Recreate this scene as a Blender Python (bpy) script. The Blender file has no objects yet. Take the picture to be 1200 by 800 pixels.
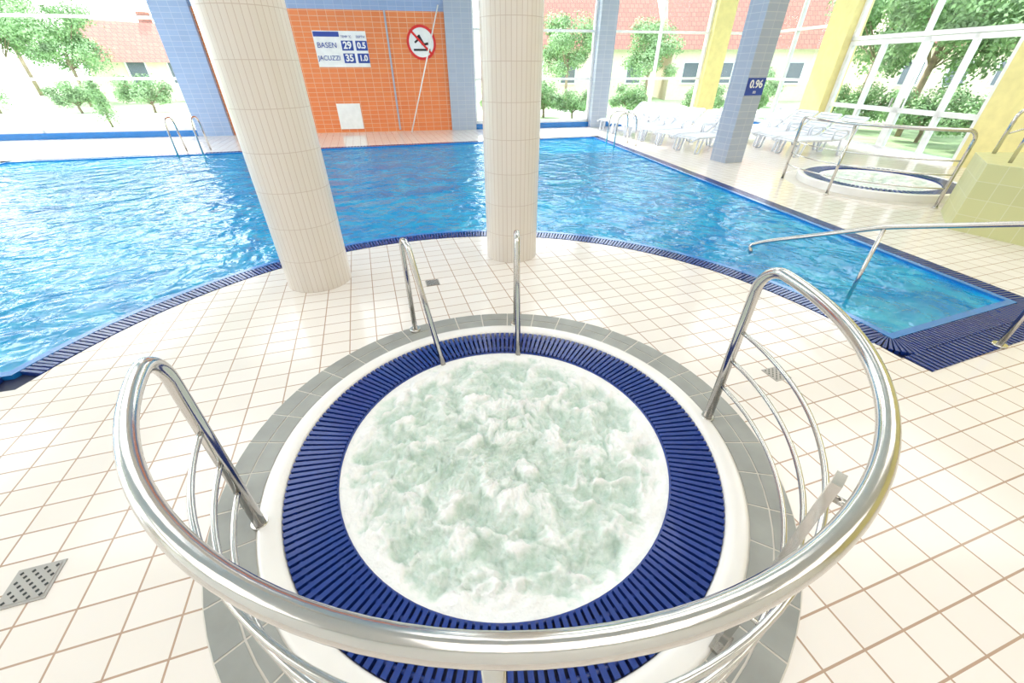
import bpy, math, random
from mathutils import Vector, Matrix, noise
from mathutils.geometry import tessellate_polygon
random.seed(4)
scene = bpy.context.scene
D = bpy.data
try:
    scene.view_settings.view_transform = 'Standard'
    scene.view_settings.look = 'None'
except Exception: pass

# ------------------------------------------------------------ materials
def newmat(name):
    m = D.materials.new(name); m.use_nodes = True
    nt = m.node_tree; b = nt.nodes['Principled BSDF']
    return m, nt, b
def setin(b, k, v):
    if k in b.inputs: b.inputs[k].default_value = v
def plain(name, col, rough=.5, metal=0., spec=.5, coat=0., vary=.06, scale=6.):
    m, nt, b = newmat(name)
    tc = nt.nodes.new('ShaderNodeTexCoord'); nz = nt.nodes.new('ShaderNodeTexNoise')
    nz.inputs['Scale'].default_value = scale; nz.inputs['Detail'].default_value = 4
    nt.links.new(tc.outputs['Object'], nz.inputs['Vector'])
    r = nt.nodes.new('ShaderNodeValToRGB')
    r.color_ramp.elements[0].position = .3; r.color_ramp.elements[1].position = .7
    r.color_ramp.elements[0].color = [max(0, c*(1-vary)) for c in col]+[1]
    r.color_ramp.elements[1].color = [min(1, c*(1+vary)) for c in col]+[1]
    nt.links.new(nz.outputs['Fac'], r.inputs['Fac']); nt.links.new(r.outputs['Color'], b.inputs['Base Color'])
    setin(b, 'Roughness', rough); setin(b, 'Metallic', metal); setin(b, 'Specular IOR Level', spec)
    setin(b, 'Coat Weight', coat); setin(b, 'Coat Roughness', .1)
    return m
def tiles(name, c1, c2, mortar, bw, bh, ms, coords='UV', rot=0., rough=.25, bump=.3, offset=0., spec=.5):
    m, nt, b = newmat(name)
    tc = nt.nodes.new('ShaderNodeTexCoord'); mp = nt.nodes.new('ShaderNodeMapping')
    mp.inputs['Rotation'].default_value = (0, 0, rot)
    nt.links.new(tc.outputs[coords], mp.inputs['Vector'])
    br = nt.nodes.new('ShaderNodeTexBrick'); br.offset = offset; br.squash = 1
    br.inputs['Scale'].default_value = 1
    br.inputs['Brick Width'].default_value = bw; br.inputs['Row Height'].default_value = bh
    br.inputs['Mortar Size'].default_value = ms; br.inputs['Mortar Smooth'].default_value = .15
    br.inputs['Color1'].default_value = (*c1, 1); br.inputs['Color2'].default_value = (*c2, 1)
    br.inputs['Mortar'].default_value = (*mortar, 1)
    nt.links.new(mp.outputs['Vector'], br.inputs['Vector'])
    nt.links.new(br.outputs['Color'], b.inputs['Base Color'])
    bp = nt.nodes.new('ShaderNodeBump'); bp.invert = True
    bp.inputs['Strength'].default_value = bump; bp.inputs['Distance'].default_value = .003
    nt.links.new(br.outputs['Fac'], bp.inputs['Height']); nt.links.new(bp.outputs['Normal'], b.inputs['Normal'])
    setin(b, 'Roughness', rough); setin(b, 'Specular IOR Level', spec)
    return m

AX = math.radians(18)
M_floor = tiles('deck_tiles', (.84,.785,.74), (.80,.74,.685), (.46,.32,.235), .20, .15, .0044, 'Object', -AX, .13, .35)
M_col = tiles('column_tiles', (.78,.72,.66), (.75,.69,.62), (.60,.51,.44), .045, .30, .0025, 'UV', 0, .3, .25)
M_orange = tiles('orange_tiles', (.84,.24,.075), (.79,.21,.065), (.84,.46,.28), .25, .125, .008, 'UV', 0, .25, .2)
M_bluewall = tiles('blue_wall_tiles', (.31,.42,.66), (.29,.39,.62), (.44,.52,.70), .25, .125, .006, 'UV', 0, .3, .2)
M_greyblue = tiles('grey_blue_tiles', (.40,.45,.56), (.37,.42,.53), (.52,.55,.6), .25, .125, .006, 'UV', 0, .3, .2)
M_yellow = plain('yellow_plaster', (.80,.71,.32), .6)
M_lime = tiles('lime_tiles', (.62,.62,.31), (.58,.58,.29), (.68,.68,.45), .2, .2, .004, 'UV', 0, .35, .2)
M_white = plain('white_frame', (.85,.86,.87), .35)
M_plaster = plain('white_plaster', (.85,.84,.82), .7)
M_steel, nt, b = newmat('brushed_steel')
setin(b,'Base Color',(.62,.60,.575,1)); setin(b,'Metallic',1.); setin(b,'Roughness',.2)
tc = nt.nodes.new('ShaderNodeTexCoord'); nz = nt.nodes.new('ShaderNodeTexNoise'); nz.inputs['Scale'].default_value=40
mr = nt.nodes.new('ShaderNodeMapRange'); mr.inputs['To Min'].default_value=.08; mr.inputs['To Max'].default_value=.20
nt.links.new(tc.outputs['Object'], nz.inputs['Vector']); nt.links.new(nz.outputs['Fac'], mr.inputs['Value']); nt.links.new(mr.outputs['Result'], b.inputs['Roughness'])
M_navy = plain('navy_grating', (.010,.038,.23), .25, coat=.3)
M_navydark = plain('navy_channel', (.003,.008,.05), .6)
M_rim = plain('blue_rim', (.01,.18,.55), .25, coat=.3)
M_coping = plain('white_coping', (.84,.81,.78), .25, coat=.4, vary=.02)
M_grey = plain('grey_stone_tile', (.30,.305,.285), .4, vary=.12, scale=5)
M_grout = plain('light_grout', (.66,.62,.56), .8)
M_basin = tiles('pool_basin_tiles', (.04,.44,.72), (.03,.40,.68), (.17,.52,.75), .25, .125, .006, 'Object', -AX, .3, .1)
M_step = tiles('pool_step_tiles', (.16,.58,.60), (.14,.54,.57), (.30,.68,.70), .25, .125, .006, 'Object', -AX, .3, .1)
M_plastic = plain('white_plastic', (.72,.75,.83), .35)
M_black = plain('black_rubber', (.02,.02,.02), .6)
M_signblue = plain('sign_blue', (.02,.06,.35), .4)
M_signwhite = plain('sign_white', (.88,.88,.88), .4)
M_red = plain('sign_red', (.75,.02,.02), .4)
M_grass = plain('lawn_grass', (.34,.46,.25), .9, vary=.25, scale=1.5)
M_leaf = plain('leaves', (.26,.41,.19), .7, vary=.5, scale=1.6)
M_bark = plain('bark', (.33,.25,.18), .9, vary=.3)
M_path = plain('paving', (.75,.72,.68), .8)
M_roof = tiles('roof_tiles', (.40,.18,.13), (.35,.15,.11), (.24,.12,.10), .3, .35, .03, 'UV', 0, .8, .5, .5)
M_housewall = plain('house_render', (.72,.64,.50), .8)
M_darkglass = plain('dark_window', (.12,.14,.17), .1)
M_drain = plain('drain_steel', (.42,.39,.36), .35, metal=.6)

M_glass, nt, b = newmat('window_glass')
nt.nodes.remove(b)
tr = nt.nodes.new('ShaderNodeBsdfTransparent'); tr.inputs[0].default_value=(.95,.98,.98,1)
gl = nt.nodes.new('ShaderNodeBsdfGlossy'); gl.inputs['Roughness'].default_value=.02
fr = nt.nodes.new('ShaderNodeLayerWeight'); fr.inputs['Blend'].default_value=.1
mx = nt.nodes.new('ShaderNodeMixShader')
nt.links.new(fr.outputs['Fresnel'], mx.inputs[0]); nt.links.new(tr.outputs[0], mx.inputs[1]); nt.links.new(gl.outputs[0], mx.inputs[2])
nt.links.new(mx.outputs[0], nt.nodes['Material Output'].inputs['Surface'])

# pool water
M_water, nt, b = newmat('pool_water')
tc = nt.nodes.new('ShaderNodeTexCoord')
n1 = nt.nodes.new('ShaderNodeTexNoise'); n1.inputs['Scale'].default_value=1.9; n1.inputs['Detail'].default_value=2.0; n1.inputs['Distortion'].default_value=1.0
n2 = nt.nodes.new('ShaderNodeTexNoise'); n2.inputs['Scale'].default_value=1.8; n2.inputs['Detail'].default_value=3; n2.inputs['Distortion'].default_value=1.4
n3 = nt.nodes.new('ShaderNodeTexNoise'); n3.inputs['Scale'].default_value=7; n3.inputs['Detail'].default_value=2; n3.inputs['Distortion'].default_value=.8
for n in (n1,n2,n3): nt.links.new(tc.outputs['Object'], n.inputs['Vector'])
rp = nt.nodes.new('ShaderNodeValToRGB')
e = rp.color_ramp.elements
e[0].position=.30; e[0].color=(.0,.22,.56,1); e[1].position=.75; e[1].color=(.04,.56,.80,1)
k = e.new(.5); k.color=(.0,.36,.68,1)
nt.links.new(n2.outputs['Fac'], rp.inputs['Fac']); nt.links.new(rp.outputs['Color'], b.inputs['Base Color'])  # noise-varied blues paint soft caustic light into the water colour
ad = nt.nodes.new('ShaderNodeMath'); ad.operation='MULTIPLY_ADD'; ad.inputs[1].default_value=.28
nt.links.new(n3.outputs['Fac'], ad.inputs[0]); nt.links.new(n1.outputs['Fac'], ad.inputs[2])
bp = nt.nodes.new('ShaderNodeBump'); bp.inputs['Strength'].default_value=.9; bp.inputs['Distance'].default_value=.07
nt.links.new(ad.outputs[0], bp.inputs['Height']); nt.links.new(bp.outputs['Normal'], b.inputs['Normal'])
setin(b,'Roughness',.04); setin(b,'IOR',1.37); setin(b,'Alpha',.66)

# hot tub foam
M_foam, nt, b = newmat('bubbling_water')
tc = nt.nodes.new('ShaderNodeTexCoord')
n1 = nt.nodes.new('ShaderNodeTexNoise'); n1.inputs['Scale'].default_value=14; n1.inputs['Detail'].default_value=9; n1.inputs['Roughness'].default_value=.65; n1.inputs['Distortion'].default_value=.3
n2 = nt.nodes.new('ShaderNodeTexVoronoi'); n2.inputs['Scale'].default_value=75
n4 = nt.nodes.new('ShaderNodeTexNoise'); n4.inputs['Scale'].default_value=34; n4.inputs['Detail'].default_value=6
for n in (n1,n2,n4): nt.links.new(tc.outputs['Object'], n.inputs['Vector'])
at = nt.nodes.new('ShaderNodeVertexColor'); at.layer_name='foam'
sm = nt.nodes.new('ShaderNodeMath'); sm.operation='MULTIPLY_ADD'; sm.inputs[1].default_value=.50
nt.links.new(n1.outputs['Fac'], sm.inputs[0]); nt.links.new(at.outputs['Color'], sm.inputs[2])
rp = nt.nodes.new('ShaderNodeValToRGB'); e=rp.color_ramp.elements
e[0].position=.17; e[0].color=(.48,.62,.53,1); e[1].position=.46; e[1].color=(.88,.88,.865,1)
k=e.new(.31); k.color=(.70,.775,.72,1)
nt.links.new(sm.outputs[0], rp.inputs['Fac']); nt.links.new(rp.outputs['Color'], b.inputs['Base Color'])
ad = nt.nodes.new('ShaderNodeMath'); ad.operation='MULTIPLY_ADD'; ad.inputs[1].default_value=.35
nt.links.new(n2.outputs['Distance'], ad.inputs[0]); nt.links.new(n4.outputs['Fac'], ad.inputs[2])
bp = nt.nodes.new('ShaderNodeBump'); bp.inputs['Strength'].default_value=.5; bp.inputs['Distance'].default_value=.015
nt.links.new(ad.outputs[0], bp.inputs['Height']); nt.links.new(bp.outputs['Normal'], b.inputs['Normal'])
setin(b,'Roughness',.3); setin(b,'IOR',1.33)

# ------------------------------------------------------------ mesh builder
class MB:
    def __init__(s): s.v=[]; s.f=[]; s.m=[]; s.sm=[]; s.uv=[]; s.mats=[]
    def mi(s, mat):
        if mat not in s.mats: s.mats.append(mat)
        return s.mats.index(mat)
    def face(s, idx, mat, smooth=False, uv=None):
        s.f.append(tuple(idx)); s.m.append(s.mi(mat)); s.sm.append(smooth); s.uv.append(uv)
    def prism(s, pts, z0, z1, mat, topmat=None):
        o=len(s.v); n=len(pts)
        for p in pts: s.v.append((p[0],p[1],z0))
        for p in pts: s.v.append((p[0],p[1],z1))
        L=0
        for i in range(n):
            j=(i+1)%n; d=math.dist(pts[i][:2],pts[j][:2])
            s.face((o+i,o+j,o+n+j,o+n+i), mat, False, [(L,z0),(L+d,z0),(L+d,z1),(L,z1)]); L+=d
        s.face([o+n+i for i in range(n)], topmat or mat, False, [(p[0],p[1]) for p in pts])
        s.face([o+i for i in reversed(range(n))], mat, False, [(p[0],p[1]) for p in reversed(pts)])
    def box(s, c, size, mat, rot=None):
        o=len(s.v); hx,hy,hz=[q/2 for q in size]
        for sx,sy,sz in ((-1,-1,-1),(1,-1,-1),(1,1,-1),(-1,1,-1),(-1,-1,1),(1,-1,1),(1,1,1),(-1,1,1)):
            p=Vector((sx*hx,sy*hy,sz*hz))
            if rot is not None: p=rot@p
            s.v.append(tuple(p+Vector(c)))
        for f in ((0,3,2,1),(4,5,6,7),(0,1,5,4),(1,2,6,5),(2,3,7,6),(3,0,4,7)):
            s.face([o+i for i in f], mat, False, [(0,0),(size[0],0),(size[0],size[2]),(0,size[2])])
    def wallbox(s, a, b, z0, z1, t0, t1, mat):
        a=Vector(a); b=Vector(b); d=(b-a).normalized(); n=Vector((-d.y,d.x))
        s.prism([tuple(a+n*t0),tuple(b+n*t0),tuple(b+n*t1),tuple(a+n*t1)], z0, z1, mat)
    def tube(s, pts, r, mat, n=14, closed=False):
        pts=[Vector(p) for p in pts]; o=len(s.v); N=len(pts)
        t=[]
        for i in range(N):
            a=pts[max(0,i-1)]; b=pts[min(N-1,i+1)]
            t.append((b-a).normalized())
        up=Vector((0,0,1)) if abs(t[0].z)<.9 else Vector((1,0,0))
        nrm=(up-t[0]*up.dot(t[0])).normalized()
        for i in range(N):
            nrm=(nrm-t[i]*nrm.dot(t[i])).normalized(); bi=t[i].cross(nrm)
            for k in range(n):
                a=2*math.pi*k/n
                s.v.append(tuple(pts[i]+nrm*math.cos(a)*r+bi*math.sin(a)*r))
        for i in range(N-1):
            for k in range(n):
                k2=(k+1)%n
                s.face((o+i*n+k,o+i*n+k2,o+(i+1)*n+k2,o+(i+1)*n+k), mat, True)
        s.face([o+k for k in reversed(range(n))], mat); s.face([o+(N-1)*n+k for k in range(n)], mat)
    def lathe(s, cx, cy, prof, mat, n=96, smooth=True):
        o=len(s.v); P=len(prof)
        for k in range(n):
            a=2*math.pi*k/n
            for r,z in prof: s.v.append((cx+math.cos(a)*r, cy+math.sin(a)*r, z))
        for k in range(n):
            k2=(k+1)%n
            for i in range(P-1):
                s.face((o+k*P+i,o+k2*P+i,o+k2*P+i+1,o+k*P+i+1), mat, smooth,
                    [(prof[i][0]*2*math.pi*k/n,prof[i][1]),(prof[i][0]*2*math.pi*(k+1)/n,prof[i][1]),(prof[i+1][0]*2*math.pi*(k+1)/n,prof[i+1][1]),(prof[i+1][0]*2*math.pi*k/n,prof[i+1][1])])
    def mesh(s, name):
        me=D.meshes.new(name); me.from_pydata(s.v,[],s.f)
        for m in s.mats: me.materials.append(m)
        uvl=me.uv_layers.new(name='UVMap')
        for p,mi,sm,uv in zip(me.polygons,s.m,s.sm,s.uv):
            p.material_index=mi; p.use_smooth=sm
            if uv:
                for li,c in zip(p.loop_indices,uv): uvl.data[li].uv=c
        me.update(); return me
    def build(s, name, parent=None):
        ob=D.objects.new(name, s.mesh(name)); scene.collection.objects.link(ob)
        if parent: ob.parent=parent
        return ob
def empty(name, loc=(0,0,0)):
    e=D.objects.new(name,None); e.location=loc; scene.collection.objects.link(e); e.empty_display_size=.1; return e
def fillet(pts, r, seg=6):
    pts=[Vector(p) for p in pts]; out=[pts[0]]
    for i in range(1,len(pts)-1):
        a,b,c=pts[i-1],pts[i],pts[i+1]; d1=(a-b); d2=(c-b)
        l=min(r,d1.length*.49,d2.length*.49); p=b+d1.normalized()*l; q=b+d2.normalized()*l
        for k in range(seg+1):
            t=k/seg; out.append(p*(1-t)**2+b*2*t*(1-t)+q*t*t)
    out.append(pts[-1]); return out

# ------------------------------------------------------------ pool outline (CCW), metres
PC=(-.2,1.85); PR=3.32
W=[]; NA=84
for i in range(NA+1):
    a=math.radians(174-(174-14.5)*i/NA); W.append((PC[0]+PR*math.cos(a),PC[1]+PR*math.sin(a)))
W+= [(4.5,3.234),(2.5,13.7),(-11.35,9.7),(-9.6,.35)]
def offs(poly,d):
    out=[]; n=len(poly)
    for i in range(n):
        p0=Vector(poly[i-1]); p=Vector(poly[i]); p1=Vector(poly[(i+1)%n])
        a=(p-p0).normalized(); b=(p1-p).normalized()
        na=Vector((a.y,-a.x)); nb=Vector((b.y,-b.x)); m=(na+nb)
        m=m/max(.25,m.dot(na)) if m.length>1e-6 else na
        out.append(tuple(p+m*d))
    return out
def ribbon(mb, A, B, z, mat, zB=None):
    n=len(A); o=len(mb.v)
    for i in range(n): mb.v.append((*A[i],z)); mb.v.append((*B[i],z if zB is None else zB))
    for i in range(n):
        j=(i+1)%n; mb.face((o+2*i,o+2*i+1,o+2*j+1,o+2*j), mat)
def polyfill(mb, loops, z, mat):
    flat=[p for l in loops for p in l]; o=len(mb.v)
    for p in flat: mb.v.append((p[0],p[1],z))
    for t in tessellate_polygon([[Vector((p[0],p[1],0)) for p in l] for l in loops]):
        a,b,c=[Vector(flat[i][:2]) for i in t]
        if (b-a).cross(c-a)<0: t=(t[0],t[2],t[1])
        mb.face([o+i for i in t], mat, False, [flat[i][:2] for i in t])
def circ(c,r,n=96): return [(c[0]+r*math.cos(2*math.pi*i/n),c[1]+r*math.sin(2*math.pi*i/n)) for i in range(n)]

T1=(-.04,1.55); T2=(6.6,7.65)
def BW(x): return (x, 15.86+.19*x)
def RW(y): return (8.6+(17.5-y)*.1235, y)
corner=BW(8.6)
room=[(-17,-3),RW(-3),corner,BW(-17)]
G=offs(W,.25)
mb=MB()
polyfill(mb,[room,G,circ(T1,1.43),circ(T2,1.45)],0,M_floor)
mb.build('floor')

# pool: basin, water, rim, gratings
pool=empty('swimming_pool')
mb=MB()
o=len(mb.v); polyfill(mb,[W],-1.35,M_basin)
ribbon(mb,W,W,-1.35,M_basin,zB=-.015)
mb.build('basin',pool)
mb=MB()
ed=(Vector(W[NA+1])-Vector(W[NA])).normalized(); inn=Vector((-ed.y,ed.x)); p0=Vector(W[NA])+ed*.05+inn*.03; p1=Vector(W[NA+1])-ed*.08+inn*.03
for d0,d1,z in ((0,.45,-.14),(.45,.9,-.38),(.9,1.35,-.65)):
    mb.prism([tuple(p0+inn*d0),tuple(p1+inn*d0),tuple(p1+inn*d1-ed*.05),tuple(p0+inn*d1)],-1.3,z,M_step)
mb.build('entry_steps',pool)
mb=MB(); polyfill(mb,[W],-.02,M_water); mb.build('water',pool)
mb=MB()
R1=offs(W,.06)
ribbon(mb,W,R1,.004,M_rim); ribbon(mb,W,W,-.05,M_rim,zB=.004); ribbon(mb,R1,G,-.03,M_navydark)
ribbon(mb,R1,R1,-.03,M_rim,zB=.004); ribbon(mb,G,G,-.03,M_navydark,zB=0)
mb.build('rim',pool)
mb=MB(); n=len(W)
for i in range(n):
    a=Vector(W[i]); b2=Vector(W[(i+1)%n]); L=(b2-a).length; d=(b2-a)/L; nn=Vector((d.y,-d.x))
    sp=.039 if i<=NA+1 else .08
    k=max(1,round(L/sp))
    for q in range(k):
        c=a+d*((q+.5)*L/k); w=sp*.30
        m=[c-d*w+nn*.065,c-d*w+nn*.24,c+d*w+nn*.24,c+d*w+nn*.065]
        mb.prism([tuple(x) for x in m],-.028,.003,M_navy)
def fan(v,a0,a1,r1):
    n=int(abs(a1-a0)/8); v=Vector(v)
    for k in range(n):
        a=math.radians(a0+(a1-a0)*(k+.5)/n); h=math.radians(abs(a1-a0)/n*.33)
        mb.prism([tuple(v+Vector((math.cos(q),math.sin(q)))*r) for q,r in ((a-h,.075),(a-h,r1),(a+h,r1),(a+h,.075))],-.028,.003,M_navy)
fan(W[NA],194.5,290,.27); fan(W[NA+1],-70,11,.29)
mb.build('overflow_grating',pool)
mb=MB()
q0=Vector(G[NA])+ed*.02; q1=Vector(G[NA+1])+ed*.25
mb.prism([tuple(q0-inn*.18),tuple(q1-inn*.18),tuple(q1),tuple(q0)],-.01,.004,M_navydark)
for k in range(46):
    c=q0+(q1-q0)*(k+.5)/46
    mb.prism([tuple(c-ed*.013-inn*.18),tuple(c+ed*.013-inn*.18),tuple(c+ed*.013),tuple(c-ed*.013)],.0,.010,M_navy)
mb.build('step_grating',pool)

# ------------------------------------------------------------ hot tubs
def hot_tub(c, zb=0.0, big=True, seed=0):
    e=empty('hot_tub'); cx,cy=c
    mb=MB()
    NR,NT=(130,420) if big else (20,64); R=.885; o=len(mb.v); cols=[]
    for i in range(NR+1):
        r=R*i/NR
        for k in range(NT):
            a=2*math.pi*k/NT; x=r*math.cos(a); y=r*math.sin(a)
            wx=x+.08*noise.noise(Vector((x*5+seed,y*5,1)))+.03*noise.noise(Vector((x*17+seed,y*17,5)))
            wy=y+.08*noise.noise(Vector((x*5+seed,y*5,9)))+.03*noise.noise(Vector((x*17+seed,y*17,7)))
            dd,_=noise.voronoi(Vector((wx*4.3+seed,wy*4.3,.0)))
            cell=min(dd[0],1.); edge=max(0.,1-(dd[1]-dd[0])*2.2)   # foam gathers on cell borders
            t=noise.turbulence(Vector((wx*8+seed,wy*8,.3)),5,False,noise_basis='PERLIN_ORIGINAL',amplitude_scale=.65,frequency_scale=2.1)
            big_=noise.noise(Vector((x*1.8+seed,y*1.8,4.3)))
            fade=min(1,(1-i/NR)*8)
            h=.020*edge+.008*cell+.040*t+.014*big_-.022
            mb.v.append((cx+x,cy+y,zb-.022+h*fade+(1-fade)*.008))
            rim=max(0,(i/NR-.84))*2.2
            cols.append(-.03+.17*edge+.08*cell+.27*(t-.3)+.10*big_+rim)
    for i in range(NR):
        for k in range(NT):
            k2=(k+1)%NT; mb.face((o+i*NT+k,o+(i+1)*NT+k,o+(i+1)*NT+k2,o+i*NT+k2),M_foam,True)
    w=mb.build('bubbling_water',e)
    ca=w.data.color_attributes.new('foam','FLOAT_COLOR','POINT')
    for i,v in enumerate(cols): ca.data[i].color=(v,v,v,1)
    mb=MB()
    mb.lathe(cx,cy,[(1.15,zb-.03),(.90,zb-.03)],M_navydark)
    mb.lathe(cx,cy,[(.90,zb-.25),(.90,zb-.012),(.893,zb-.006),(.885,zb-.01),(.880,zb-.25)],M_navy)
    NB=188 if big else 90
    for k in range(NB):
        a=2*math.pi*k/NB; da=2*math.pi/NB*.31
        pts=[(cx+r*math.cos(a+t),cy+r*math.sin(a+t)) for r,t in ((.893,-da),(1.135,-da),(1.135,da),(.893,da))]
        mb.prism(pts,zb-.028,zb+.006,M_navy)
    for r in (.95,1.09): mb.lathe(cx,cy,[(r+.008,zb-.028),(r+.008,zb-.006),(r-.008,zb-.006),(r-.008,zb-.028)],M_navy)
    mb.build('overflow_grating',e)
    mb=MB()
    mb.lathe(cx,cy,[(1.240,zb-.2),(1.240,zb+.004),(1.233,zb+.014),(1.22,zb+.018),(1.16,zb+.018),(1.145,zb+.012),(1.138,zb),(1.138,zb-.05)],M_coping,128)
    mb.build('coping',e)
    mb=MB()
    mb.lathe(cx,cy,[(1.45,-.01),(1.442,.003),(1.235,.003)],M_grout)
    if big:
        for r0,r1,NB in ((1.244,1.333,40),(1.341,1.438,40)):
            for k in range(NB):
                a0=2*math.pi*k/NB+.0034; a1=2*math.pi*(k+1)/NB-.0034
                am=(a0+a1)/2
                pts=[(cx+r*math.cos(q),cy+r*math.sin(q)) for r,q in ((r0,a0),(r1,a0),(r1,am),(r1,a1),(r0,a1),(r0,am))]
                mb.prism(pts,-.01,.006,M_grey)
    mb.build('tile_surround',e)
    return e
hot_tub(T1,0,True,0)
hot_tub(T2,.10,False,7)

def guard(name,c,R,a0,a1,H,posts,flat,z0=0.0):
    mb=MB(); cx,cy=c; rb=.13; path=[]
    A0,A1=math.radians(a0),math.radians(a1)
    P=lambda a,z,dr=0.:(cx+(R+dr)*math.cos(a),cy+(R+dr)*math.sin(a),z)
    path.append(P(A0,z0))
    for k in range(9):
        f=math.pi/2*k/8; path.append(P(A0+rb*(1-math.cos(f))/R, H-rb+rb*math.sin(f)))
    s=A0+rb/R; e_=A1-rb/R; n=60
    for k in range(1,n): path.append(P(s+(e_-s)*k/n,H))
    for k in range(9):
        f=math.pi/2*(1-k/8); path.append(P(A1-rb*(1-math.cos(f))/R, H-rb+rb*math.sin(f)))
    path.append(P(A1,z0))
    mb.tube(path,.025,M_steel,20)
    for z in (.63,.45,.27):
        mb.tube([P(A0+(A1-A0)*k/60,z*H) for k in range(61)],.0105,M_steel,10)
    for p in posts:
        a=math.radians(p)
        if p in flat:
            # flat bar standing just inside the rails, bracketed out to the handrail
            rt=Vector((math.cos(a),math.sin(a),0)); dr=-.052
            rot=Matrix(((rt.x,-rt.y,0),(rt.y,rt.x,0),(0,0,1)))
            x,y,_=P(a,0,dr)
            mb.box((x,y,(H-.04+z0)/2),(.022,.05,H-.04-z0),M_steel,rot)
            mb.tube(fillet([P(a,H-.10,dr+.01),P(a,H-.10,-.004),P(a,H-.015)],.02),.010,M_steel,10)
            for z in (.63,.45,.27): mb.tube([P(a,z*H,dr),P(a,z*H)],.008,M_steel,8)
            mb.box((x,y,z0+.012),(.05,.09,.024),M_steel,rot)
        else:
            mb.tube([P(a,z0),P(a,H-.01)],.021,M_steel,14)
    for p in [a0,a1]+[q for q in posts if q not in flat]:
        a=math.radians(p); x,y,_=P(a,0); mb.tube([(x,y,z0),(x,y,z0+.024)],.036,M_steel,18)
    return mb.build(name)
guard('guard_railing',(-.012,1.468),1.222,199.5,373,1.0,(269.1,311.5),(311.5,))
guard('guard_railing',T2,1.52,165,262,1.05,(208,),(),0.0)

def grab(o,i,ztop):
    mb=MB(); o=Vector(o); i=Vector(i); d=(i-o).normalized()
    path=fillet([(o.x,o.y,0),(o.x,o.y,ztop),(o.x+d.x*.12,o.y+d.y*.12,ztop),(i.x,i.y,-.02)],.09,6)
    mb.tube(path,.019,M_steel,14)
    mb.tube([(o.x,o.y,0),(o.x,o.y,.03)],.04,M_steel,16)
    mb.build('grab_rail')
grab((-.777,2.717),(-.495,2.30),.77)
grab((.03,2.80),(.045,2.42),.80)

mb=MB()
mb.tube(fillet([(3.71,2.51,0),(3.71,2.51,.95),(3.13,3.32,.65),(2.64,4.02,.27),(2.55,4.14,.18),(2.57,4.1,.10)],.08,6),.02,M_steel,14)
mb.tube([(3.13,3.32,-.3),(3.13,3.32,.65)],.016,M_steel,12)
mb.tube([(3.71,2.51,0),(3.71,2.51,.02)],.045,M_steel,16)
mb.build('pool_handrail')

def ladder(p, d):
    e=MB(); p=Vector(p); d=Vector(d).normalized(); t=Vector((-d.y,d.x))
    for s in (-.27,.27):
        q=p+t*s
        e.tube(fillet([(*(q-d*.55),0),(*(q-d*.45),.78),(*(q+d*.05),.78),(*(q+d*.12),-.9)],.2,8),.02,M_steel,12)
    for z in (-.3,-.6):
        q=p+d*.12; e.box((q.x,q.y,z),(.5,.08,.03),M_steel)
    e.build('pool_ladder')
ladder((-7.9,10.78),(.29,-.957))
ladder((2.78,12.2),(-.98,-.19))

# ------------------------------------------------------------ columns and pillars
ZC=5.0; ZW=4.8
def column(x,y,r):
    mb=MB(); mb.lathe(x,y,[(r,0),(r,ZC)],M_col,48)
    mb.build('column')
column(-1.92,3.68,.295); column(-.005,4.37,.277)
def rot_rect(c,w,d,a):
    ca,sa=math.cos(a),math.sin(a)
    return [(c[0]+x*ca-y*sa,c[1]+x*sa+y*ca) for x,y in ((-w/2,-d/2),(w/2,-d/2),(w/2,d/2),(-w/2,d/2))]
mb=MB(); mb.prism(rot_rect((4.88,9.9),.47,.47,AX),0,ZC,M_greyblue); mb.build('pillar')

# ------------------------------------------------------------ walls
mb=MB()
mb.wallbox(BW(-8.79),BW(-2.05),0,3.15,0,.3,M_orange)
mb.wallbox(BW(-8.79),BW(-2.05),3.15,ZC,0,.3,M_bluewall)
mb.wallbox(BW(-17),BW(-9.75),ZW,ZC,0,.3,M_plaster)
mb.wallbox(BW(-1.24),BW(8.6),ZW,ZC,0,.3,M_plaster)
mb.build('wall_back')
mb=MB(); mb.wallbox(BW(-9.75),BW(-8.79),0,ZC,-.12,.3,M_bluewall); mb.build('pillar')
mb=MB(); mb.wallbox(BW(-2.05),BW(-1.24),0,ZC,-.12,.3,M_greyblue); mb.build('pillar')
mb=MB(); mb.wallbox(BW(2.75),BW(3.3),0,ZC,-.25,.3,M_greyblue); mb.build('pillar')
mb=MB(); mb.wallbox(BW(6.75),BW(7.4),0,ZC,-.15,.3,M_yellow); mb.build('pillar')
mb=MB(); mb.wallbox(BW(8.35),BW(8.7),0,ZC,-.05,.3,M_white); mb.build('pillar')
def window(name,a,b,z0,z1,mull,trans,frame=.07,base=True,fm=None):
    fm=fm or M_white
    e=MB(); A=Vector(a);B=Vector(b);L=(B-A).length;d=(B-A)/L
    e.wallbox(a,b,z0,z0+frame*1.3,.05,.17,fm); e.wallbox(a,b,z1-frame,z1,.05,.17,fm)
    for m in [0]+list(mull)+[L-frame]:
        e.wallbox(tuple(A+d*m),tuple(A+d*(m+frame)),z0,z1,.05,.17,fm)
    for z in trans: e.wallbox(a,b,z-frame/2,z+frame/2,.06,.16,fm)
    e.wallbox(a,b,z0,z1,.105,.115,M_glass)
    if base: e.wallbox(a,b,0,z0,0,.2,M_rim)
    return e.build(name)
window('window_1',BW(-17),BW(-9.75),.16,ZW,(3.2,),(1.5,2.9))
window('window_2',BW(-1.24),BW(2.75),.16,ZW,(1.95,),(1.45,2.75))
window('window_3',BW(3.3),BW(6.75),.16,ZW,(1.7,),(1.45,2.75))
window('window_4',BW(7.4),BW(8.35),.16,ZW,(),(1.45,2.75))
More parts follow.
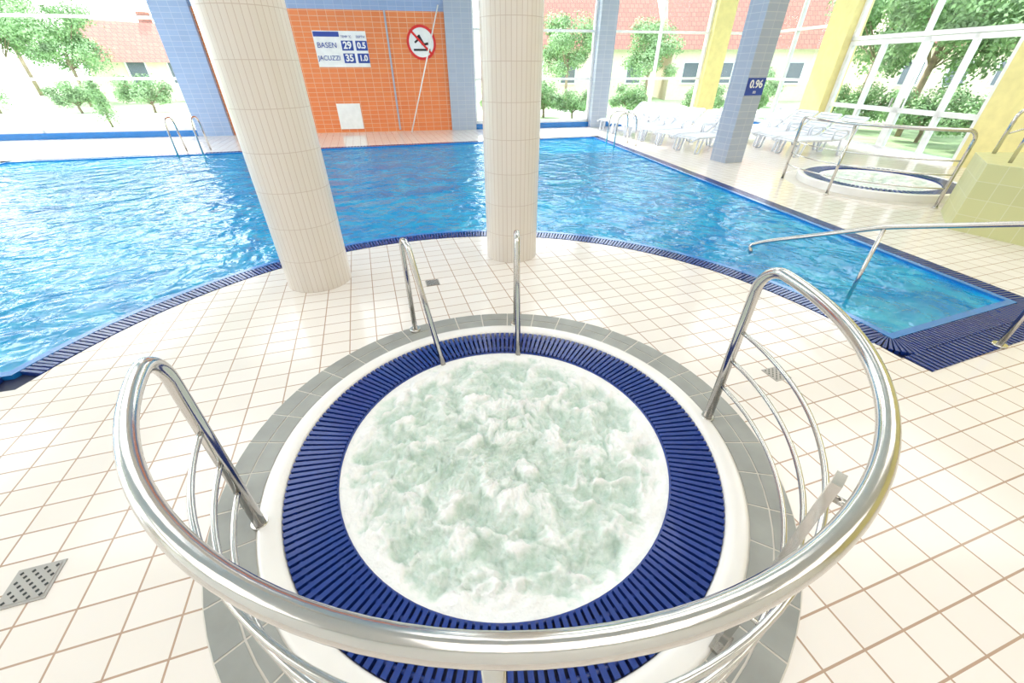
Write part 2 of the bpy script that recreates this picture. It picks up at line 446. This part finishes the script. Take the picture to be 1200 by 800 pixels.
window('window_5',RW(17.2),RW(14.3),.16,ZW,(1.4,),(1.45,2.75))
window('window_7',(-17,-1),(-17,12.4),.16,ZW,(2.6,5.3,8,10.7),(1.5,2.9))
mb=MB(); mb.wallbox(RW(14.3),RW(13.5),0,ZC,-.15,.3,M_yellow); mb.build('pillar')
window('window_6',RW(13.5),RW(9.4),2.36,ZW,(2.0,),(),base=False)
mb=MB()
a=Vector(RW(13.49)); b_=Vector(RW(9.41)); L=(b_-a).length; d=(b_-a)/L
def seg(x0,x1,z0,z1,m=M_white,t0=.05,t1=.15): mb.wallbox(tuple(a+d*x0),tuple(a+d*x1),z0,z1,t0,t1,m)
for x in (0,1.0,2.05,2.15,3.15,L-.1): seg(x,x+.1,0,2.35)
for z in (0,.85,2.25): seg(0,L,z,z+.1)
seg(0,L,0,2.35,M_glass,.095,.105)
for x in (1.98,2.27): seg(x,x+.03,.95,1.15,M_steel,.0,.04)
mb.build('door_1')
mb=MB()
mb.wallbox(RW(9.4),RW(-3),0,ZC,0,.3,M_yellow)
mb.wallbox(RW(17.2),RW(9.4),ZW,ZC,0,.3,M_plaster)
mb.build('wall_right')
mb=MB()
mb.wallbox((-17,-3),(-17,-1),0,ZC,0,.3,M_plaster); mb.wallbox((-17,-1),(-17,12.5),ZW,ZC,0,.3,M_plaster)
mb.wallbox((-17,12.4),BW(-17),0,ZC,0,.3,M_plaster)
mb.build('wall_left')
mb=MB(); mb.wallbox(RW(-3),(-17,-3),0,ZC,-.3,0,M_plaster); mb.build('wall_front')
mb=MB(); polyfill(mb,[room],ZC,M_plaster); mb.build('ceiling')

mb=MB()
mb.prism([(5.74,5.21),(7.0,2.8),(10.2,2.8),(9.85,6.0),(6.35,6.0)],0,.80,M_lime)
mb.build('raised_platform')
mb=MB()
mb.tube(fillet([(6.5,5.9,.8),(6.5,5.9,1.3),(7.6,5.9,1.68),(9.6,5.9,1.68)],.1),.022,M_steel)
mb.tube([(6.5,5.9,1.03),(7.6,5.9,1.38),(9.6,5.9,1.38)],.012,M_steel)
for x,z in ((7.0,1.47),(7.6,1.68),(9.0,1.68)): mb.tube([(x,5.9,.8),(x,5.9,z)],.02,M_steel)
mb.tube(fillet([(6.05,5.25,.8),(6.05,5.25,1.25),(7.4,5.25,1.6),(9.6,5.25,1.6)],.1),.02,M_steel)
mb.tube([(6.9,5.25,.8),(6.9,5.25,1.48)],.018,M_steel)
mb.build('platform_railing')

# ------------------------------------------------------------ signs
bwd=Vector((1,.19)).normalized(); bwa=math.atan2(.19,1)
def text(s,loc,size,mat,parent,ang,bold=.0,align='CENTER'):
    cu=D.curves.new('text','FONT'); cu.body=s; cu.size=size; cu.extrude=.002; cu.offset=bold
    cu.align_x=align; cu.align_y='CENTER'; cu.materials.append(mat)
    o=D.objects.new('lettering',cu); scene.collection.objects.link(o); o.location=loc; o.rotation_euler=(math.pi/2,0,ang); o.parent=parent
def wallpt(x,z,off): 
    p=Vector(BW(x))-Vector((-bwd.y,bwd.x))*off; return (p.x,p.y,z)
def panel(mb,x,z,w,h,off,mat,t=.015):
    a=wallpt(x,z,0); A=Vector(a[:2])-bwd*w/2; B=Vector(a[:2])+bwd*w/2
    mb.wallbox(tuple(A),tuple(B),z-h/2,z+h/2,-off-t,-off,mat)
sg=empty('information_sign'); mb=MB()
panel(mb,-5.10,2.22,1.50,.88,0,M_signwhite,.02)
panel(mb,-5.47,2.58,.72,.12,.02,M_signblue,.003)
for x in (-4.93,-4.53): 
    for z in (2.31,2.00): panel(mb,x,z,.33,.24,.02,M_signblue,.004)
mb.build('board',sg)
def T(s,x,z,size,mat,bold=0): text(s,wallpt(x,z,.03),size,mat,sg,bwa,bold)
T('BASEN',-5.5,2.31,.19,M_signblue); T('JACUZZI',-5.5,2.00,.165,M_signblue)
T('29',-4.93,2.31,.24,M_signwhite,.008); T('0.5',-4.53,2.31,.20,M_signwhite,.008)
T('35',-4.93,2.00,.24,M_signwhite,.008); T('1.0',-4.53,2.00,.20,M_signwhite,.008)
T('TEMP °C',-4.93,2.52,.08,M_signblue); T('DEPTH',-4.53,2.52,.08,M_signblue)
mb=MB()
def wdisc(mb,x,z,r0,r1,off,mat,n=48):
    o=len(mb.v)
    for k in range(n):
        a=2*math.pi*k/n
        for r in (r0,r1):
            p=Vector(BW(x))+bwd*(r*math.cos(a))-Vector((-bwd.y,bwd.x))*off; mb.v.append((p.x,p.y,z+r*math.sin(a)))
    for k in range(n):
        k2=(k+1)%n; mb.face((o+2*k,o+2*k+1,o+2*k2+1,o+2*k2),mat)
wdisc(mb,-2.78,2.40,0.0,.44,.01,M_signwhite); wdisc(mb,-2.78,2.40,.37,.44,.016,M_red)
def wstroke(x0,z0,x1,z1,w,mat,off=.02):
    a=Vector((x0,z0)); b=Vector((x1,z1)); d=(b-a).normalized(); n=Vector((-d.y,d.x))*w/2; o=len(mb.v)
    for q in (a-n,b-n,b+n,a+n):
        p=Vector(BW(-2.78))+bwd*q.x-Vector((-bwd.y,bwd.x))*off; mb.v.append((p.x,p.y,2.40+q.y))
    mb.face((o,o+1,o+2,o+3),mat)
wstroke(-.08,.18,.05,-.05,.09,M_black); wstroke(.05,-.05,.2,-.02,.06,M_black); wstroke(-.05,.1,-.2,.0,.05,M_black); wstroke(-.25,-.18,.25,-.18,.05,M_black)
wstroke(-.27,.27,.27,-.27,.06,M_red,.026)
mb.build('no_diving_sign')
mb=MB(); panel(mb,-5.24,.46,.72,.72,0,M_signwhite,.03); mb.build('access_panel')
mb=MB(); panel(mb,-3.75,1.6,.05,3.1,0,M_greyblue,.02); mb.build('trim_1')
mb=MB(); A=wallpt(-3.38,.0,.35); B=wallpt(-2.2,3.3,.05); mb.tube([A,B],.02,M_signwhite); mb.build('telescopic_pole')
ds=empty('depth_sign'); mb=MB()
pa=AX; fd=Vector((math.cos(pa),math.sin(pa))); fn=Vector((math.sin(pa),-math.cos(pa)))
cc=Vector((4.88,9.9))+fn*.235
def pbox(w,h,z,t0,t1,mat): mb.wallbox(tuple(cc-fd*w/2),tuple(cc+fd*w/2),z-h/2,z+h/2,-t1,-t0,mat)
pbox(.44,.30,1.44,0,.012,M_signblue); mb.build('plate',ds)
q=cc+fn*.018; text('0.96',(q.x,q.y,1.48),.19,M_signwhite,ds,pa,.004); text('m',(q.x,q.y,1.35),.1,M_signwhite,ds,pa)

# ------------------------------------------------------------ loungers
mb=MB(); Wd=.60
ba=math.radians(38)
for s in (-1,1):
    y=s*Wd/2
    mb.tube(fillet([(0,y,.30),(.15,y,.35),(1.25,y,.34),(1.25+.72*math.cos(ba),y,.34+.72*math.sin(ba))],.12),.028,M_plastic,10)
    mb.tube(fillet([(.18,y,.33),(.12,y,0),(.26,y,0),(.34,y,.33)],.05),.024,M_plastic,8)
    mb.tube(fillet([(1.28,y,.34),(1.35,y,0),(1.49,y,0),(1.62,y,.62)],.05),.024,M_plastic,8)
    mb.tube(fillet([(1.0,y*1.08,.34),(1.0,y*1.08,.55),(1.35,y*1.08,.55),(1.42,y*1.05,.46)],.07),.022,M_plastic,8)
for k in range(13):
    x=.08+k*.095; mb.box((x,0,.345 if k else .325),(.07,Wd,.022),M_plastic)
rt=Matrix.Rotation(-ba,3,'Y')
for k in range(8):
    t=.06+k*.092; mb.box((1.25+t*math.cos(ba),0,.34+t*math.sin(ba)),(.07,Wd,.022),M_plastic,rt)
lm=mb.mesh('sun_lounger')
def lounger(x,y,a):
    o=D.objects.new('sun_lounger',lm); scene.collection.objects.link(o); o.location=(x,y,0); o.rotation_euler=(0,0,math.radians(a))
for k in range(6):
    t=k/5; lounger(3.0+(4.25-3.0)*t, 15.0+(11.0-15.0)*t, 27)
for k in range(4):
    t=k/3; lounger(6.3+.2*t,13.1-2.5*t,12)

# ------------------------------------------------------------ drains
def drain(x,y,s):
    mb=MB(); mb.prism(rot_rect((x,y),s,s,AX),-.01,.004,M_drain)
    mb.prism(rot_rect((x,y),s*.86,s*.86,AX),.003,.0055,M_drain)
    ca,sa=math.cos(AX),math.sin(AX); n=7
    for i in range(n):
        for j in range(n):
            if (i+j)%2: continue
            u=(i-(n-1)/2)*s/n*.85; v=(j-(n-1)/2)*s/n*.85
            mb.prism(rot_rect((x+u*ca-v*sa,y+u*sa+v*ca),s*.07,s*.07,AX+.78),.003,.0065,M_black)
    mb.build('floor_drain')
drain(-1.97,.80,.165); drain(1.83,2.17,.13); drain(-.785,3.60,.13)

# ------------------------------------------------------------ outdoors
mb=MB(); mb.prism([(-80,-10),(-17.4,-10),(-17.4,12.9),(-17,13.1),(8.75,18.0),(10,9),(11.6,-4),(80,-4),(80,120),(-80,120)],-.3,-.08,M_grass); mb.build('lawn')
mb=MB()
mb.prism([(-40,17.5),(8,22.5),(30,23),(30,25),(8,24.8),(-40,20.5)],-.08,-.06,M_path)
mb.prism([(-16,24),(-12,19),(-10,19),(-13,26),(-22,45),(-25,45)],-.08,-.055,M_path)
mb.build('garden_path')
def house(x,y,w,dp,h,rh,a):
    mb=MB(); mb.box((0,0,h/2-.04),(w,dp,h+.08),M_housewall)
    e=.5; o=len(mb.v)
    X=w/2+e; Y=dp/2+e; zb=h-.15
    for p in ((-X,-Y,zb),(X,-Y,zb),(X,Y,zb),(-X,Y,zb),(-X,0,h+rh),(X,0,h+rh)): mb.v.append(p)
    sl=math.hypot(Y,rh+.15)
    mb.face((o,o+1,o+5,o+4),M_roof,False,[(0,0),(2*X,0),(2*X,sl),(0,sl)])
    mb.face((o+2,o+3,o+4,o+5),M_roof,False,[(0,0),(2*X,0),(2*X,sl),(0,sl)])
    mb.face((o,o+4,o+3),M_housewall); mb.face((o+1,o+2,o+5),M_housewall); mb.face((o,o+3,o+2,o+1),M_white)
    for k in range(int(w//2.2)):
        xx=-w/2+1.3+k*2.2
        mb.box((xx,-dp/2-.02,1.5),(1.1,.1,1.3),M_white); mb.box((xx,-dp/2-.06,1.5),(.9,.1,1.1),M_darkglass)
    mb.box((w*.25,.6,h+rh),(.6,.6,1.2),M_roof)
    ob=mb.build('house'); ob.location=(x,y,0); ob.rotation_euler=(0,0,a)
house(-24.5,32.5,5,4.5,2.2,2.0,.95)
house(4.5,36,9,8,2.9,4.4,.05)
house(16,36,10,8,2.9,4.6,-.1)
house(29,31,11,8,2.9,4.8,-.35)
def treemesh(name,blobs,nleaf,ls,trunk):
    mb=MB(); 
    if trunk>0:
        mb.tube([(0,0,0),(.03,0,trunk*.5),(0,.02,trunk)],.05+.03*trunk/2,M_bark,8)
        for bx,by,bz,br in blobs[:7]: mb.tube([(0,0,trunk*.7),(bx*.5,by*.5,(trunk*.7+bz)/2+.1),(bx,by,bz)],.025,M_bark,6)
    for k in range(nleaf):
        bx,by,bz,br=random.choice(blobs)
        v=Vector((random.gauss(0,1),random.gauss(0,1),random.gauss(0,.8)))
        v=v*br*.42 if random.random()<.35 else v.normalized()*br*random.uniform(.6,1.08)
        p=Vector((bx,by,bz))+v
        if p.z<.1: continue
        n=(v.normalized()+Vector((random.uniform(-.8,.8),random.uniform(-.8,.8),random.uniform(-.2,.9)))).normalized()
        t=n.orthogonal().normalized(); b2=n.cross(t); q_=random.uniform(0,6.28); t,b2=t*math.cos(q_)+b2*math.sin(q_),b2*math.cos(q_)-t*math.sin(q_)
        s=ls*random.uniform(.6,1.3); o=len(mb.v)
        for q in (-t*s,b2*s*.5,t*s,-b2*s*.5): mb.v.append(tuple(p+q))
        mb.face((o,o+1,o+2,o+3),M_leaf)
    return mb.mesh(name)
tA=treemesh('tree',[(random.uniform(-1.4,1.4),random.uniform(-1.4,1.4),random.uniform(2.1,4.8),random.uniform(.4,.9)) for _ in range(24)],13000,.075,2.8)
tB=treemesh('bush',[(random.uniform(-.9,.9),random.uniform(-.6,.6),random.uniform(.45,1.3),random.uniform(.28,.5)) for _ in range(15)],7000,.05,.5)
tC=treemesh('conifer',[(0,0,.75+k*.32,.75-.09*k) for k in range(8)],3500,.06,1.)
def put(me,name,x,y,s,r=0):
    o=D.objects.new(name,me); scene.collection.objects.link(o); o.location=(x,y,-.08); o.scale=(s,s,s); o.rotation_euler=(0,0,r)
for x,y,s in ((-24,26.5,.9),(-29,28,1.1),(-19.5,39,1.2),(-38,38,1.5),(3.0,26.5,.8),(7.6,27,.75),(12.5,14.5,.9),(14,11.8,1.0),(13.4,18,1.0),(17,15,1.4),(16,9.5,1.2),(20,19,1.4),(-20,50,2),(-10,48,2),(42,38,2.2),(24,20,1.3)):
    put(tA,'tree',x,y,s,x*1.7)
for x,y,s in ((-17.8,23,1.0),(-21,22.5,.9),(1.4,20.5,.9),(2.6,19.8,.7),(5.2,20.6,.8),(8.4,20.6,.8),(10.5,20.5,.8),(12.2,16.2,.9),(11.7,11.2,.9),(12,13.2,.9),(11.9,9.4,.9),(-.5,20.2,.8),(14,27,1.2)):
    put(tB,'bush',x,y,s,x)
for x,y,s in ((-18.3,15.6,.6),(-25,22.5,.8),(-15,17,.5)): put(tC,'conifer',x,y,s,x)

# ------------------------------------------------------------ light
w=D.worlds.new('sky'); scene.world=w; w.use_nodes=True; nt=w.node_tree; bg=nt.nodes['Background']
sk=nt.nodes.new('ShaderNodeTexSky'); sk.sky_type='NISHITA'; sk.sun_disc=False; sk.sun_elevation=math.radians(42); sk.sun_rotation=math.radians(-30); sk.dust_density=3; sk.air_density=1.
mxn=nt.nodes.new('ShaderNodeMixRGB'); mxn.inputs[0].default_value=.85; mxn.inputs[2].default_value=(2.65,2.75,2.9,1)
nt.links.new(sk.outputs[0],mxn.inputs[1]); nt.links.new(mxn.outputs[0],bg.inputs[0]); bg.inputs[1].default_value=1.6
def lamp(name,kind,loc,rot,en,col=(1,1,1),**kw):
    l=D.lights.new(name,kind); l.energy=en; l.color=col
    for k,v in kw.items(): setattr(l,k,v)
    o=D.objects.new(name,l); scene.collection.objects.link(o); o.location=loc; o.rotation_euler=rot; return o
s=lamp('sun','SUN',(0,30,20),(0,0,0),6.5,(1,.95,.87),angle=math.radians(2))
s.rotation_euler=Vector((.35,-1,-.95)).to_track_quat('-Z','Y').to_euler()
for x in (-12,-5.5,1,7):
    for y in (-.5,5,10.5):
        lamp('ceiling_light','AREA',(x,y,ZC-.06),(0,0,0),91,(1,.97,.94),shape='RECTANGLE',size=4.0,size_y=3.0)

cam=D.cameras.new('camera'); co=D.objects.new('camera',cam); scene.collection.objects.link(co)
cam.sensor_width=36; cam.lens=14.1; cam.clip_start=.02; cam.clip_end=300
co.location=(0,0,1.75); co.rotation_euler=(math.radians(90-34.25),0,0)
scene.camera=co
